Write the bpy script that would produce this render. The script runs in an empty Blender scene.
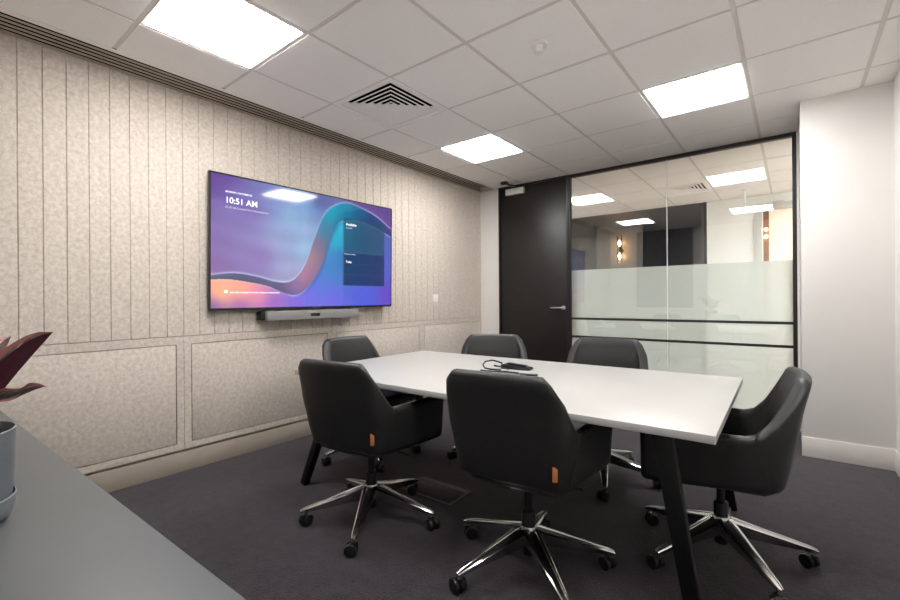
import bpy, bmesh, math, random
from mathutils import Vector, Matrix
random.seed(4)
S = bpy.context.scene
COL = S.collection
PI = math.pi
R = math.radians

# ------------------------------------------------------------------ materials
def nm(name):
    m = bpy.data.materials.new(name); m.use_nodes = True
    nt = m.node_tree
    return m, nt, nt.nodes['Principled BSDF']

def mat(name, col, rough=.5, metal=0, spec=.5, noise=None, bump=None, coat=0, emit=None, estr=0):
    """noise=(scale, amount, detail) varies the colour; bump=(scale, strength, distance)"""
    m, nt, b = nm(name)
    N, L = nt.nodes, nt.links
    b.inputs['Roughness'].default_value = rough
    b.inputs['Metallic'].default_value = metal
    b.inputs['Specular IOR Level'].default_value = spec
    b.inputs['Coat Weight'].default_value = coat
    tc = N.new('ShaderNodeTexCoord')
    if noise is None: noise = (8, .03, 2)
    n = N.new('ShaderNodeTexNoise'); n.inputs['Scale'].default_value = noise[0]
    n.inputs['Detail'].default_value = noise[2]
    L.new(tc.outputs['Object'], n.inputs['Vector'])
    mx = N.new('ShaderNodeMix'); mx.data_type = 'RGBA'
    a = noise[1]
    mx.inputs[6].default_value = [max(0, c*(1-a)) for c in col] + [1]
    mx.inputs[7].default_value = [min(1, c*(1+a)) for c in col] + [1]
    cr = N.new('ShaderNodeMapRange'); cr.inputs[1].default_value = .3; cr.inputs[2].default_value = .7
    L.new(n.outputs['Fac'], cr.inputs[0]); L.new(cr.outputs[0], mx.inputs[0])
    L.new(mx.outputs[2], b.inputs['Base Color'])
    if bump:
        n2 = N.new('ShaderNodeTexNoise'); n2.inputs['Scale'].default_value = bump[0]; n2.inputs['Detail'].default_value = 4
        L.new(tc.outputs['Object'], n2.inputs['Vector'])
        bp = N.new('ShaderNodeBump'); bp.inputs['Strength'].default_value = bump[1]; bp.inputs['Distance'].default_value = bump[2]
        L.new(n2.outputs['Fac'], bp.inputs['Height']); L.new(bp.outputs[0], b.inputs['Normal'])
    if emit:
        b.inputs['Emission Color'].default_value = list(emit) + [1]; b.inputs['Emission Strength'].default_value = estr
    return m

def srgb(r, g, b):
    f = lambda c: (c/255/12.92) if c/255 <= .04045 else ((c/255+.055)/1.055)**2.4
    return (f(r), f(g), f(b))

M = {}
M['paint'] = mat('white wall paint', srgb(226, 223, 219), .6, noise=(3, .012, 2))
M['ceil'] = mat('mineral ceiling tile', srgb(251, 248, 245), .9, spec=.2, noise=(180, .025, 3), bump=(260, .12, .001))
M['tbar'] = mat('ceiling grid enamel', srgb(222, 217, 211), .5)
M['skirt'] = mat('beige skirting paint', srgb(174, 162, 149), .45)
M['white_skirt'] = mat('white skirting paint', srgb(222, 218, 213), .5)
M['black_frame'] = mat('black powder coated frame', (.012, .011, .011), .4)
M['door'] = mat('black stained door', (.011, .0095, .008), .42, noise=(30, .25, 3))
M['leather'] = mat('black leather', (.022, .0215, .0215), .46, spec=.5, noise=(60, .12, 3), bump=(420, .08, .001))
M['plastic'] = mat('black plastic', (.012, .012, .012), .35)
M['chrome'] = mat('polished aluminium', (.78, .77, .76), .16, metal=1)
M['steel'] = mat('brushed steel', (.55, .53, .5), .33, metal=1)
M['tag'] = mat('tan leather tag', srgb(196, 122, 66), .6, noise=(150, .15, 3))
M['tabletop'] = mat('white laminate', srgb(190, 188, 185), .36, noise=(5, .008, 2))
M['edge'] = mat('pale grey table edge', srgb(178, 176, 175), .5)
M['blackmetal'] = mat('black steel leg', (.004, .004, .004), .5, spec=.25)
M['greypaint'] = mat('grey painted top', srgb(81, 84, 85), .42, noise=(5, .04, 4), bump=(70, .06, .001))
M['pot'] = mat('blue grey pot', srgb(112, 118, 124), .38)
M['soil'] = mat('dark potting soil', (.02, .014, .01), .95, noise=(60, .5, 4), bump=(60, .8, .01))
M['tvblack'] = mat('black tv casing', (.008, .008, .009), .3)
M['void'] = mat('black duct shade', (.001, .001, .001), 1, spec=0)  # near-black colour stands in for the shade inside vents and slots
M['sbgrey'] = mat('grey speaker cloth', srgb(140, 138, 137), .6, noise=(300, .2, 2))
M['switch'] = mat('white plastic', srgb(238, 236, 233), .35)
M['corr_wall'] = mat('corridor white paint', srgb(228, 226, 222), .6, noise=(3, .012, 2))
M['dark_wall'] = mat('dark lounge paint', (.11, .108, .112), .7)
M['dark_ceil'] = mat('dark lounge ceiling', (.075, .077, .088), .8)
M['navy'] = mat('navy blind fabric', (.07, .068, .10), .8, noise=(90, .2, 3))
M['cream'] = mat('warm cream panel', srgb(240, 231, 223), .5, noise=(2, .05, 4))
M['walnut'] = mat('brown timber', srgb(140, 100, 74), .45, noise=(12, .25, 5))
M['greytrim'] = mat('grey door trim', srgb(190, 188, 184), .4)
M['brass'] = mat('dark bronze', (.1, .07, .045), .3, metal=1)
M['cable'] = mat('black cable sheath', (.015, .015, .015), .4)
M['greymetal'] = mat('grey metal flap', (.25, .245, .24), .35, metal=.8)

def felt():
    m, nt, b = nm('beige acoustic felt'); N, L = nt.nodes, nt.links
    tc = N.new('ShaderNodeTexCoord')
    n = N.new('ShaderNodeTexNoise'); n.inputs['Scale'].default_value = 110; n.inputs['Detail'].default_value = 8; n.inputs['Roughness'].default_value = .75
    n2 = N.new('ShaderNodeTexNoise'); n2.inputs['Scale'].default_value = 45; n2.inputs['Detail'].default_value = 5
    L.new(tc.outputs['Object'], n.inputs['Vector']); L.new(tc.outputs['Object'], n2.inputs['Vector'])
    ad = N.new('ShaderNodeMath'); ad.operation = 'ADD'; L.new(n.outputs['Fac'], ad.inputs[0]); L.new(n2.outputs['Fac'], ad.inputs[1])
    r = N.new('ShaderNodeValToRGB'); r.color_ramp.elements[0].position = .38; r.color_ramp.elements[1].position = .62
    r.color_ramp.elements[0].color = list(srgb(193, 182, 171)) + [1]; r.color_ramp.elements[1].color = list(srgb(222, 211, 200)) + [1]
    hf = N.new('ShaderNodeMath'); hf.operation = 'MULTIPLY'; hf.inputs[1].default_value = .5
    L.new(ad.outputs[0], hf.inputs[0]); L.new(hf.outputs[0], r.inputs[0]); L.new(r.outputs[0], b.inputs['Base Color'])
    b.inputs['Roughness'].default_value = .95; b.inputs['Specular IOR Level'].default_value = .1
    bp = N.new('ShaderNodeBump'); bp.inputs['Strength'].default_value = .25; bp.inputs['Distance'].default_value = .002
    L.new(n.outputs['Fac'], bp.inputs['Height']); L.new(bp.outputs[0], b.inputs['Normal'])
    return m
M['felt'] = felt()

def carpet():
    m, nt, b = nm('dark aubergine carpet'); N, L = nt.nodes, nt.links
    tc = N.new('ShaderNodeTexCoord')
    n = N.new('ShaderNodeTexNoise'); n.inputs['Scale'].default_value = 130; n.inputs['Detail'].default_value = 5
    n2 = N.new('ShaderNodeTexNoise'); n2.inputs['Scale'].default_value = 14; n2.inputs['Detail'].default_value = 8; n2.inputs['Roughness'].default_value = .75
    for k in (n, n2): L.new(tc.outputs['Object'], k.inputs['Vector'])
    a = N.new('ShaderNodeMath'); a.operation = 'MULTIPLY_ADD'; a.inputs[1].default_value = .55
    b2 = N.new('ShaderNodeMath'); b2.operation = 'MULTIPLY'; b2.inputs[1].default_value = .45
    L.new(n2.outputs['Fac'], b2.inputs[0]); L.new(n.outputs['Fac'], a.inputs[0]); L.new(b2.outputs[0], a.inputs[2])
    r = N.new('ShaderNodeValToRGB'); r.color_ramp.elements[0].position = .36; r.color_ramp.elements[1].position = .66
    r.color_ramp.elements[0].color = (.016, .0135, .0175, 1); r.color_ramp.elements[1].color = (.066, .055, .067, 1)
    L.new(a.outputs[0], r.inputs[0]); L.new(r.outputs[0], b.inputs['Base Color'])
    b.inputs['Roughness'].default_value = 1; b.inputs['Specular IOR Level'].default_value = .1
    b.inputs['Sheen Weight'].default_value = .25
    bp = N.new('ShaderNodeBump'); bp.inputs['Strength'].default_value = .7; bp.inputs['Distance'].default_value = .004
    L.new(n.outputs['Fac'], bp.inputs['Height']); L.new(bp.outputs[0], b.inputs['Normal'])
    return m
M['carpet'] = carpet()

def vinyl():
    m, nt, b = nm('pinkish timber plank floor'); N, L = nt.nodes, nt.links
    tc = N.new('ShaderNodeTexCoord'); mp = N.new('ShaderNodeMapping'); mp.inputs['Scale'].default_value = (1, 8, 1)
    n = N.new('ShaderNodeTexNoise'); n.inputs['Scale'].default_value = 5; n.inputs['Detail'].default_value = 5
    L.new(tc.outputs['Object'], mp.inputs[0]); L.new(mp.outputs[0], n.inputs['Vector'])
    r = N.new('ShaderNodeValToRGB')
    r.color_ramp.elements[0].color = list(srgb(128, 110, 103)) + [1]; r.color_ramp.elements[1].color = list(srgb(164, 146, 138)) + [1]
    L.new(n.outputs['Fac'], r.inputs[0]); L.new(r.outputs[0], b.inputs['Base Color'])
    b.inputs['Roughness'].default_value = .5
    return m
M['vinyl'] = vinyl()

def glass():
    m = bpy.data.materials.new('clear glass'); m.use_nodes = True; nt = m.node_tree; N, L = nt.nodes, nt.links
    N.remove(N['Principled BSDF'])
    t = N.new('ShaderNodeBsdfTransparent'); t.inputs[0].default_value = (.955, .98, .975, 1)
    g = N.new('ShaderNodeBsdfGlossy'); g.inputs['Roughness'].default_value = .0
    f = N.new('ShaderNodeFresnel'); f.inputs['IOR'].default_value = 1.72
    x = N.new('ShaderNodeMixShader'); L.new(f.outputs[0], x.inputs[0]); L.new(t.outputs[0], x.inputs[1]); L.new(g.outputs[0], x.inputs[2])
    L.new(x.outputs[0], N['Material Output'].inputs['Surface'])
    return m
M['glass'] = glass()

def film():
    m = bpy.data.materials.new('frosted film'); m.use_nodes = True; nt = m.node_tree; N, L = nt.nodes, nt.links
    N.remove(N['Principled BSDF'])
    tc = N.new('ShaderNodeTexCoord')
    n = N.new('ShaderNodeTexNoise'); n.inputs['Scale'].default_value = 2; L.new(tc.outputs['Object'], n.inputs['Vector'])
    t = N.new('ShaderNodeBsdfTransparent'); t.inputs[0].default_value = (.95, .97, .95, 1)
    d = N.new('ShaderNodeBsdfDiffuse'); d.inputs[0].default_value = (.78, .82, .80, 1)
    tl = N.new('ShaderNodeBsdfTranslucent'); tl.inputs[0].default_value = (.74, .76, .75, 1)
    a = N.new('ShaderNodeMixShader'); a.inputs[0].default_value = .78; L.new(d.outputs[0], a.inputs[1]); L.new(tl.outputs[0], a.inputs[2])
    x = N.new('ShaderNodeMixShader')
    mr = N.new('ShaderNodeMapRange'); mr.inputs[3].default_value = .60; mr.inputs[4].default_value = .64
    L.new(n.outputs['Fac'], mr.inputs[0]); L.new(mr.outputs[0], x.inputs[0])
    L.new(t.outputs[0], x.inputs[1]); L.new(a.outputs[0], x.inputs[2])
    L.new(x.outputs[0], N['Material Output'].inputs['Surface'])
    return m
M['film'] = film()

def emitter(name, col, st):
    m = bpy.data.materials.new(name); m.use_nodes = True; nt = m.node_tree; N, L = nt.nodes, nt.links
    N.remove(N['Principled BSDF'])
    e = N.new('ShaderNodeEmission'); e.inputs[0].default_value = list(col) + [1]; e.inputs[1].default_value = st
    L.new(e.outputs[0], N['Material Output'].inputs['Surface'])
    return m
M['led'] = emitter('lit opal diffuser', (1, .985, .965), 9.5)
M['led_corr'] = emitter('added corridor light', (.97, 1, .965), 27.0)  # glow of the added, unseen corridor fixtures
M['led_warm'] = emitter('lit warm lamp', (1, .62, .32), 16.0)
M['text'] = emitter('lit white letters', (.9, .93, 1), .42)
M['text_dim'] = emitter('lit dim letters', (.75, .8, .9), .3)

def screen_mat():
    m, nt, b = nm('lit screen picture'); N, L = nt.nodes, nt.links
    at = N.new('ShaderNodeAttribute'); at.attribute_name = 'pic'
    b.inputs['Base Color'].default_value = (.004, .004, .005, 1)
    b.inputs['Roughness'].default_value = .07; b.inputs['Specular IOR Level'].default_value = .8
    L.new(at.outputs['Color'], b.inputs['Emission Color']); b.inputs['Emission Strength'].default_value = .42
    return m
M['screen'] = screen_mat()

def leaf_mat(name, under):
    m, nt, b = nm(name); N, L = nt.nodes, nt.links
    uv = N.new('ShaderNodeUVMap')
    if under:
        n = N.new('ShaderNodeTexNoise'); n.inputs['Scale'].default_value = 9; L.new(uv.outputs[0], n.inputs['Vector'])
        r = N.new('ShaderNodeValToRGB'); r.color_ramp.elements[0].color = (.045, .008, .018, 1); r.color_ramp.elements[1].color = (.13, .03, .05, 1)
        L.new(n.outputs['Fac'], r.inputs[0]); L.new(r.outputs[0], b.inputs['Base Color'])
    else:
        sp = N.new('ShaderNodeSeparateXYZ'); L.new(uv.outputs[0], sp.inputs[0])
        # feathered stripes that run from the midrib outwards: coordinate = u - .35*|v-.5|
        v5 = N.new('ShaderNodeMath'); v5.operation = 'SUBTRACT'; v5.inputs[1].default_value = .5; L.new(sp.outputs[1], v5.inputs[0])
        ab = N.new('ShaderNodeMath'); ab.operation = 'ABSOLUTE'; L.new(v5.outputs[0], ab.inputs[0])
        ma = N.new('ShaderNodeMath'); ma.operation = 'MULTIPLY_ADD'; ma.inputs[1].default_value = -.9; L.new(ab.outputs[0], ma.inputs[0]); L.new(sp.outputs[0], ma.inputs[2])
        cb = N.new('ShaderNodeCombineXYZ'); L.new(ma.outputs[0], cb.inputs[0])
        v2 = N.new('ShaderNodeMath'); v2.operation = 'MULTIPLY'; v2.inputs[1].default_value = .35; L.new(sp.outputs[1], v2.inputs[0]); L.new(v2.outputs[0], cb.inputs[1])
        n = N.new('ShaderNodeTexNoise'); n.inputs['Scale'].default_value = 11; n.inputs['Detail'].default_value = 3; L.new(cb.outputs[0], n.inputs['Vector'])
        r = N.new('ShaderNodeValToRGB'); e = r.color_ramp.elements; r.color_ramp.interpolation = 'LINEAR'
        e[0].position = .40; e[0].color = list(srgb(38, 52, 44)) + [1]; e[1].position = .46; e[1].color = list(srgb(92, 104, 92)) + [1]
        for p, c in ((.52, srgb(52, 68, 58)), (.61, srgb(178, 122, 122)), (.66, srgb(192, 148, 144))):
            k = e.new(p); k.color = list(c) + [1]
        L.new(n.outputs['Fac'], r.inputs[0])
        # pink margin
        mx = N.new('ShaderNodeMix'); mx.data_type = 'RGBA'; mr = N.new('ShaderNodeMapRange'); mr.inputs[1].default_value = .36; mr.inputs[2].default_value = .42
        L.new(ab.outputs[0], mr.inputs[0]); L.new(mr.outputs[0], mx.inputs[0]); L.new(r.outputs[0], mx.inputs[6]); mx.inputs[7].default_value = list(srgb(165, 100, 104)) + [1]
        L.new(mx.outputs[2], b.inputs['Base Color'])
    b.inputs['Roughness'].default_value = .38
    return m
M['leaf_top'] = leaf_mat('variegated leaf', False); M['leaf_under'] = leaf_mat('burgundy leaf underside', True)

# ------------------------------------------------------------------ helpers
class MB:
    def __init__(s): s.bm = bmesh.new()
    def box(s, x0, x1, y0, y1, z0, z1, bev=0, mi=0, seg=2, mtx=None):
        b = bmesh.new(); bmesh.ops.create_cube(b, size=1)
        for v in b.verts:
            v.co = Vector(((x0+x1)/2 + v.co.x*(x1-x0), (y0+y1)/2 + v.co.y*(y1-y0), (z0+z1)/2 + v.co.z*(z1-z0)))
        if bev: bmesh.ops.bevel(b, geom=b.edges[:], offset=bev, segments=seg, profile=.5, affect='EDGES')
        s.merge(b, mi, mtx); return s
    def cyl(s, p0, p1, r0, r1=None, n=24, mi=0, bev=0):
        p0, p1 = Vector(p0), Vector(p1); r1 = r0 if r1 is None else r1
        d = p1 - p0; b = bmesh.new()
        bmesh.ops.create_cone(b, cap_ends=True, segments=n, radius1=r0, radius2=r1, depth=d.length)
        if bev: bmesh.ops.bevel(b, geom=[e for e in b.edges if len(e.link_faces) == 2 and any(len(f.verts) > 4 for f in e.link_faces)], offset=bev, segments=2, profile=.5, affect='EDGES')
        q = Vector((0, 0, 1)).rotation_difference(d.normalized()).to_matrix().to_4x4()
        s.merge(b, mi, Matrix.Translation((p0+p1)/2) @ q); return s
    def lathe(s, prof, n=40, mi=0, mtx=None):
        b = bmesh.new(); rings = []
        for r, z in prof:
            if r < 1e-5: rings.append([b.verts.new((0, 0, z))])
            else: rings.append([b.verts.new((r*math.cos(2*PI*k/n), r*math.sin(2*PI*k/n), z)) for k in range(n)])
        for A, B in zip(rings, rings[1:]):
            for k in range(n):
                k2 = (k+1) % n
                if len(A) == 1 and len(B) > 1: b.faces.new((A[0], B[k], B[k2]))
                elif len(B) == 1 and len(A) > 1: b.faces.new((A[k], B[0], A[k2]))
                elif len(A) > 1: b.faces.new((A[k], B[k], B[k2], A[k2]))
        bmesh.ops.recalc_face_normals(b, faces=b.faces[:])
        s.merge(b, mi, mtx); return s
    def tube(s, pts, r, n=8, mi=0, closed=False):
        pts = [Vector(p) for p in pts]; b = bmesh.new(); rings = []; up = Vector((0, 0, 1)); last = None
        N = len(pts)
        for i, p in enumerate(pts):
            a = pts[(i-1) % N] if (i > 0 or closed) else p; c = pts[(i+1) % N] if (i < N-1 or closed) else p
            t = (c-a).normalized()
            if last is None:
                u = t.cross(up if abs(t.z) < .9 else Vector((1, 0, 0))).normalized()
            else: u = (last - t*last.dot(t)).normalized()
            last = u; w = t.cross(u); rr = r(i/(N-1)) if callable(r) else r
            rings.append([b.verts.new(p + (u*math.cos(2*PI*k/n) + w*math.sin(2*PI*k/n))*rr) for k in range(n)])
        rng = range(N if closed else N-1)
        for i in rng:
            A, B = rings[i], rings[(i+1) % N]
            for k in range(n): b.faces.new((A[k], A[(k+1) % n], B[(k+1) % n], B[k]))
        if not closed: b.faces.new(rings[0]); b.faces.new(rings[-1][::-1])
        bmesh.ops.recalc_face_normals(b, faces=b.faces[:])
        s.merge(b, mi); return s
    def prism(s, poly, axis, a0, a1, mi=0, mtx=None):
        """poly in the two other axes (cyclic order), extruded along axis"""
        b = bmesh.new()
        def P(u, v, w): return {0: (w, u, v), 1: (u, w, v), 2: (u, v, w)}[axis]
        A = [b.verts.new(P(u, v, a0)) for u, v in poly]; B = [b.verts.new(P(u, v, a1)) for u, v in poly]
        b.faces.new(A); b.faces.new(B[::-1])
        for i in range(len(poly)):
            j = (i+1) % len(poly); b.faces.new((A[i], B[i], B[j], A[j]))
        bmesh.ops.recalc_face_normals(b, faces=b.faces[:])
        s.merge(b, mi, mtx); return s
    def bar(s, p0, p1, w, d, w1=None, d1=None, side=Vector((1, 0, 0)), mi=0, bev=0):
        p0, p1 = Vector(p0), Vector(p1); w1 = w if w1 is None else w1; d1 = d if d1 is None else d1
        t = (p1-p0).normalized(); u = (side - t*side.dot(t)).normalized(); v = t.cross(u); b = bmesh.new()
        q = []
        for p, ww, dd in ((p0, w, d), (p1, w1, d1)):
            q.append([b.verts.new(p + u*a*ww/2 + v*c*dd/2) for a, c in ((-1, -1), (1, -1), (1, 1), (-1, 1))])
        b.faces.new(q[0][::-1]); b.faces.new(q[1])
        for k in range(4): b.faces.new((q[0][k], q[0][(k+1) % 4], q[1][(k+1) % 4], q[1][k]))
        bmesh.ops.recalc_face_normals(b, faces=b.faces[:])
        if bev: bmesh.ops.bevel(b, geom=b.edges[:], offset=bev, segments=2, profile=.5, affect='EDGES')
        s.merge(b, mi); return s
    def merge(s, b, mi=0, mtx=None):
        if mtx is not None: b.transform(mtx)
        for f in b.faces: f.material_index = mi
        me = bpy.data.meshes.new('t'); b.to_mesh(me); b.free(); s.bm.from_mesh(me); bpy.data.meshes.remove(me)
    def build(s, name, mats, parent=None, smooth=True, ang=35, origin=None):
        me = bpy.data.meshes.new(name)
        if origin is not None: s.bm.transform(Matrix.Translation(-Vector(origin)))
        s.bm.to_mesh(me); s.bm.free()
        o = bpy.data.objects.new(name, me); COL.objects.link(o)
        for m in (mats if isinstance(mats, (list, tuple)) else [mats]): me.materials.append(m)
        if smooth:
            me.polygons.foreach_set('use_smooth', [True]*len(me.polygons))
            me.set_sharp_from_angle(angle=R(ang))
        if parent: o.parent = parent
        if origin is not None: o.location = origin
        return o

def tag(o, label=None, cat=None, group=None, kind=None):
    if label: o['label'] = label
    if cat: o['category'] = cat
    if group: o['group'] = group
    if kind: o['kind'] = kind
    return o
def empty(name, loc=(0, 0, 0), rz=0):
    o = bpy.data.objects.new(name, None); COL.objects.link(o); o.location = loc; o.rotation_euler = (0, 0, rz)
    o.empty_display_size = .1; return o
def copy_tree(o, parent=None):
    kids = [c for c in COL.objects if c.parent == o]
    c = o.copy(); COL.objects.link(c); c.parent = parent
    for k in kids: copy_tree(k, c)
    return c
def struct(o, label=None):
    o['kind'] = 'structure'
    if label: o['label'] = label
    return o

# ------------------------------------------------------------------ the room
XW, XR, YB, YC, YN, H = -3.27, .53, 4.86, 4.09, -.36, 2.586
struct(MB().box(XW-.2, XR+.2, YN-.2, YB+.05, -.1, 0).build('floor', M['carpet'], smooth=False), 'dark aubergine carpet of the meeting room')
struct(MB().box(XW-.22, XW-.02, YN-.2, YB+.05, 0, 3).build('wall_left', M['skirt'], smooth=False), 'wall behind the felt panels')
struct(MB().box(XR, XR+.15, YN-.2, YC+.2, 0, 3).build('wall_right', M['paint'], smooth=False), 'plain white wall at the edge of the view')
# white pier between the glass and the right wall
struct(MB().box(.045, XR+.6, YC, YB+.05, 0, 3, .004).build('wall_pier', M['paint']), 'white boxed-out pier beside the glass partition')
struct(MB().box(.042, XR, YC-.006, YC, 0, .142, .002).build('baseboard_pier', M['white_skirt']), 'white skirting on the pier')
struct(MB().box(XR-.006, XR, YN, YC-.006, 0, .142, .002).build('baseboard_right', M['white_skirt']), 'white skirting on the plain wall')
# white strip of wall between felt and door
struct(MB().box(XW-.02, -2.975, YB-.03, YB+.05, 0, 3).build('wall_back', M['paint'], smooth=False), 'narrow strip of white wall beside the black door')
struct(MB().box(XW, -2.975, YB-.042, YB-.03, 0, .134, .002).build('baseboard_back', M['white_skirt']), 'white skirting under the strip of wall')
struct(MB().box(XW-.02, XW-.004, YN, YB-.03, 0, .131, .002).build('baseboard_left', M['skirt']), 'beige skirting below the felt panels')
# wall behind the camera with a window and its blind
wb = MB()
wb.box(XW-.2, -2.7, YN-.15, YN, 0, 3); wb.box(-1.6, XR+.15, YN-.15, YN, 0, 3); wb.box(-2.7, -1.6, YN-.15, YN, 0, .95)
struct(wb.build('wall_near', M['paint'], smooth=False), 'wall with the window behind the cabinet')
w1 = struct(empty('window_1', (-2.15, YN, .95)), 'window with a navy roller blind')
f = MB(); f.box(-2.7, -2.65, YN-.1, YN-.05, .95, 2.58).box(-1.65, -1.6, YN-.1, YN-.05, .95, 2.58).box(-2.7, -1.6, YN-.1, YN-.05, .95, 1.0).box(-2.7, -1.6, YN-.1, YN-.05, 2.54, 2.6)
def inv(o, p):  # parent keeping world place, for parents that are unrotated Empties
    o.parent = p; o.location = Vector(o.location) - Vector(p.location); return o
inv(f.build('window_frame', M['black_frame'], smooth=False), w1)
inv(MB().box(-2.65, -1.65, YN-.08, YN-.07, 1.0, 2.54).build('window_pane', M['glass'], smooth=False), w1)
inv(MB().box(-2.69, -1.61, YN-.03, YN-.025, 1.0, 2.58).build('blind', M['navy'], smooth=False), w1)
inv(MB().box(-2.72, -1.58, YN-.05, YN+.02, .93, .95, .003).build('window_sill', M['white_skirt']), w1)

# ---- felt wall panels, four in a row
joints = [-.0, 1.213, 2.426, 3.639, YB-.032]
labels = ['beige felt wall panel nearest the camera, behind the leafy plant', 'beige felt wall panel holding the near part of the screen',
          'beige felt wall panel behind the far part of the screen', 'beige felt wall panel with the switch, next to the black door']
PT = XW                      # face plane of the felt
def felt_panel(y0, y1, label):
    t = empty('felt_wall_panel', (XW-.018, (y0+y1)/2, .15)); tag(t, label, 'wall panel', 'felt panels along the wall')
    # grooved upper board: a cross-section along y with V grooves
    g = .004; d = .007; prof = [(y0+.001, PT-.018), (y0+.001, PT-.003), (y0+.004, PT)]
    k = y0 + .1011
    while k < y1 - .04:
        prof += [(k-g, PT), (k-g*.2, PT-d), (k+g*.2, PT-d), (k+g, PT)]; k += .1011
    prof += [(y1-.004, PT), (y1-.001, PT-.003), (y1-.001, PT-.018)]
    mb = MB(); mb.prism([(x, y) for y, x in prof], 2, .925, H-.001)
    inv(mb.build('grooved_board', M['felt'], smooth=False), t)
    # lower part: frame with an inset field
    z0, z1 = .152, .921; sx = .045; fy0, fy1 = y0+sx, y1-sx; fz0, fz1 = .192, .868
    mb = MB()
    mb.box(PT-.018, PT, y0+.001, fy0, z0, z1); mb.box(PT-.018, PT, fy1, y1-.001, z0, z1)
    mb.box(PT-.018, PT, fy0, fy1, z0, fz0); mb.box(PT-.018, PT, fy0, fy1, fz1, z1)
    inv(mb.build('panel_frame', M['felt'], smooth=False), t)
    inv(MB().box(PT-.018, PT-.0005, fy0+.005, fy1-.005, fz0+.005, fz1-.005, .003).build('panel_field', M['felt']), t)
felt_panel(YN+.002, joints[0], 'beige felt wall panel beside the cabinet end, closest to the window')
for i in range(4): felt_panel(joints[i], joints[i+1], labels[i])

# ---- ceiling: mineral tiles in a T grid, meeting room and corridor
LX = [-2.625 + .6*i for i in range(-6, 10)]; LY = [1.967 - .6*4 + .6*j for j in range(0, 14)]
LIGHTS = [(-2.625, 3.167), (-.825, 3.167), (-2.625, .767), (-.825, .767)]
VENT = (-2.625, 1.967); VENT2 = (-1.425, 6.167)
ADDED_CLIGHTS = [(.975, 5.567), (-3.825, 5.567), (.975, 6.767), (-4.425, 6.767)]  # out-of-view fixtures added to brighten the corridor
def tiles(x0, x1, y0, y1, skip, name, label):
    mb = MB(); b = mb.bm
    xs = [x for x in LX if x0 < x < x1]; ys = [y for y in LY if y0 < y < y1]
    XS = [x0] + xs + [x1]; YS = [y0] + ys + [y1]; g = .0115
    for i in range(len(XS)-1):
        for j in range(len(YS)-1):
            if any(abs(XS[i]-a) < .02 and abs(YS[j]-c) < .02 for a, c in skip): continue
            a0, a1, c0, c1 = XS[i]+g*(i > 0), XS[i+1]-g*(i < len(XS)-2), YS[j]+g*(j > 0), YS[j+1]-g*(j < len(YS)-2)
            if a1-a0 < .01 or c1-c0 < .01: continue
            mb.box(a0, a1, c0, c1, H, H+.02)
    for x in xs: mb.box(x-.012, x+.012, y0, y1, H+.0035, H+.03, mi=1)
    for y in ys: mb.box(x0, x1, y-.012, y+.012, H+.0038, H+.03, mi=1)
    mb.box(x0-.01, x1+.01, y0-.01, y1+.01, H+.16, H+.2, mi=1)
    return struct(mb.build(name, [M['ceil'], M['tbar']], smooth=False), label)
tiles(-3.0, XR, YN, YB+.02, LIGHTS+[VENT], 'ceiling', 'white tiled ceiling of the meeting room')

def panel_light(x, y, label, led='led', group='lit square ceiling panels'):
    t = empty('ceiling_light', (x+.3, y+.3, H)); tag(t, label, 'ceiling light', group)
    a = MB(); w = .288
    a.box(-w, w, -w, -w+.014, -.002, .02).box(-w, w, w-.014, w, -.002, .02).box(-w, -w+.014, -w+.014, w-.014, -.002, .02).box(w-.014, w, -w+.014, w-.014, -.002, .02)
    a.build('light_frame', M['switch'], t, smooth=False)
    MB().box(-.274, .274, -.274, .274, -.007, .012, .001).build('diffuser', M[led], t, smooth=False)
    return t
panel_light(*LIGHTS[0], 'lit square ceiling panel nearest the black door, beyond the air vent')
panel_light(*LIGHTS[1], 'lit square ceiling panel above the glass partition end of the table')
panel_light(*LIGHTS[2], 'lit square ceiling panel cut by the top of the photo, next to the slotted grille')
panel_light(*LIGHTS[3], 'lit square ceiling panel above the camera, seen only as a reflection in the glass')

def vent(x, y, label, group=None):
    t = empty('air_vent', (x+.3, y+.3, H)); tag(t, label, 'air vent', group)
    MB().box(-.27, .27, -.27, .27, .085, .09).box(-.274, -.264, -.27, .27, .012, .09).box(.264, .274, -.27, .27, .012, .09).box(-.264, .264, -.274, -.264, .012, .09).box(-.264, .264, .264, .274, .012, .09).build('duct_shade_backing', M['void'], t, smooth=False)  # black lining paints the shade behind the louvres
    a = MB(); w = .296; i = .262
    a.box(-w, w, -w, -i, -.004, .012).box(-w, w, i, w, -.004, .012).box(-w, -i, -i, i, -.004, .012).box(i, w, -i, i, -.004, .012)
    a.build('vent_frame', M['ceil'], t, smooth=False)
    r0 = .256
    for k in range(6):
        b = bmesh.new(); ro = r0 - k*.0415; ri = ro - .030
        if ri < .008: ri = .008
        th = .0045
        L_ = []
        for r, z in ((ro, -.002), (ri, .018), (ri, .018+th*2), (ro, -.002+th*2)):
            L_.append([b.verts.new((sx*r, sy*r, z)) for sx, sy in ((-1, -1), (1, -1), (1, 1), (-1, 1))])
        for q in range(4):
            A, B = L_[q], L_[(q+1) % 4]
            for m_ in range(4): b.faces.new((A[m_], A[(m_+1) % 4], B[(m_+1) % 4], B[m_]))
        bmesh.ops.recalc_face_normals(b, faces=b.faces[:])
        m = MB(); m.merge(b); m.build('louvre', M['ceil'], t, smooth=False)
    for m in [MB().box(-.03, .03, -.03, .03, -.002, .002)]:
        m.build('vent_centre', M['ceil'], t, smooth=False)
    return t
vent(*VENT, 'white square air vent with concentric dark louvres above the screen')

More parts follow.
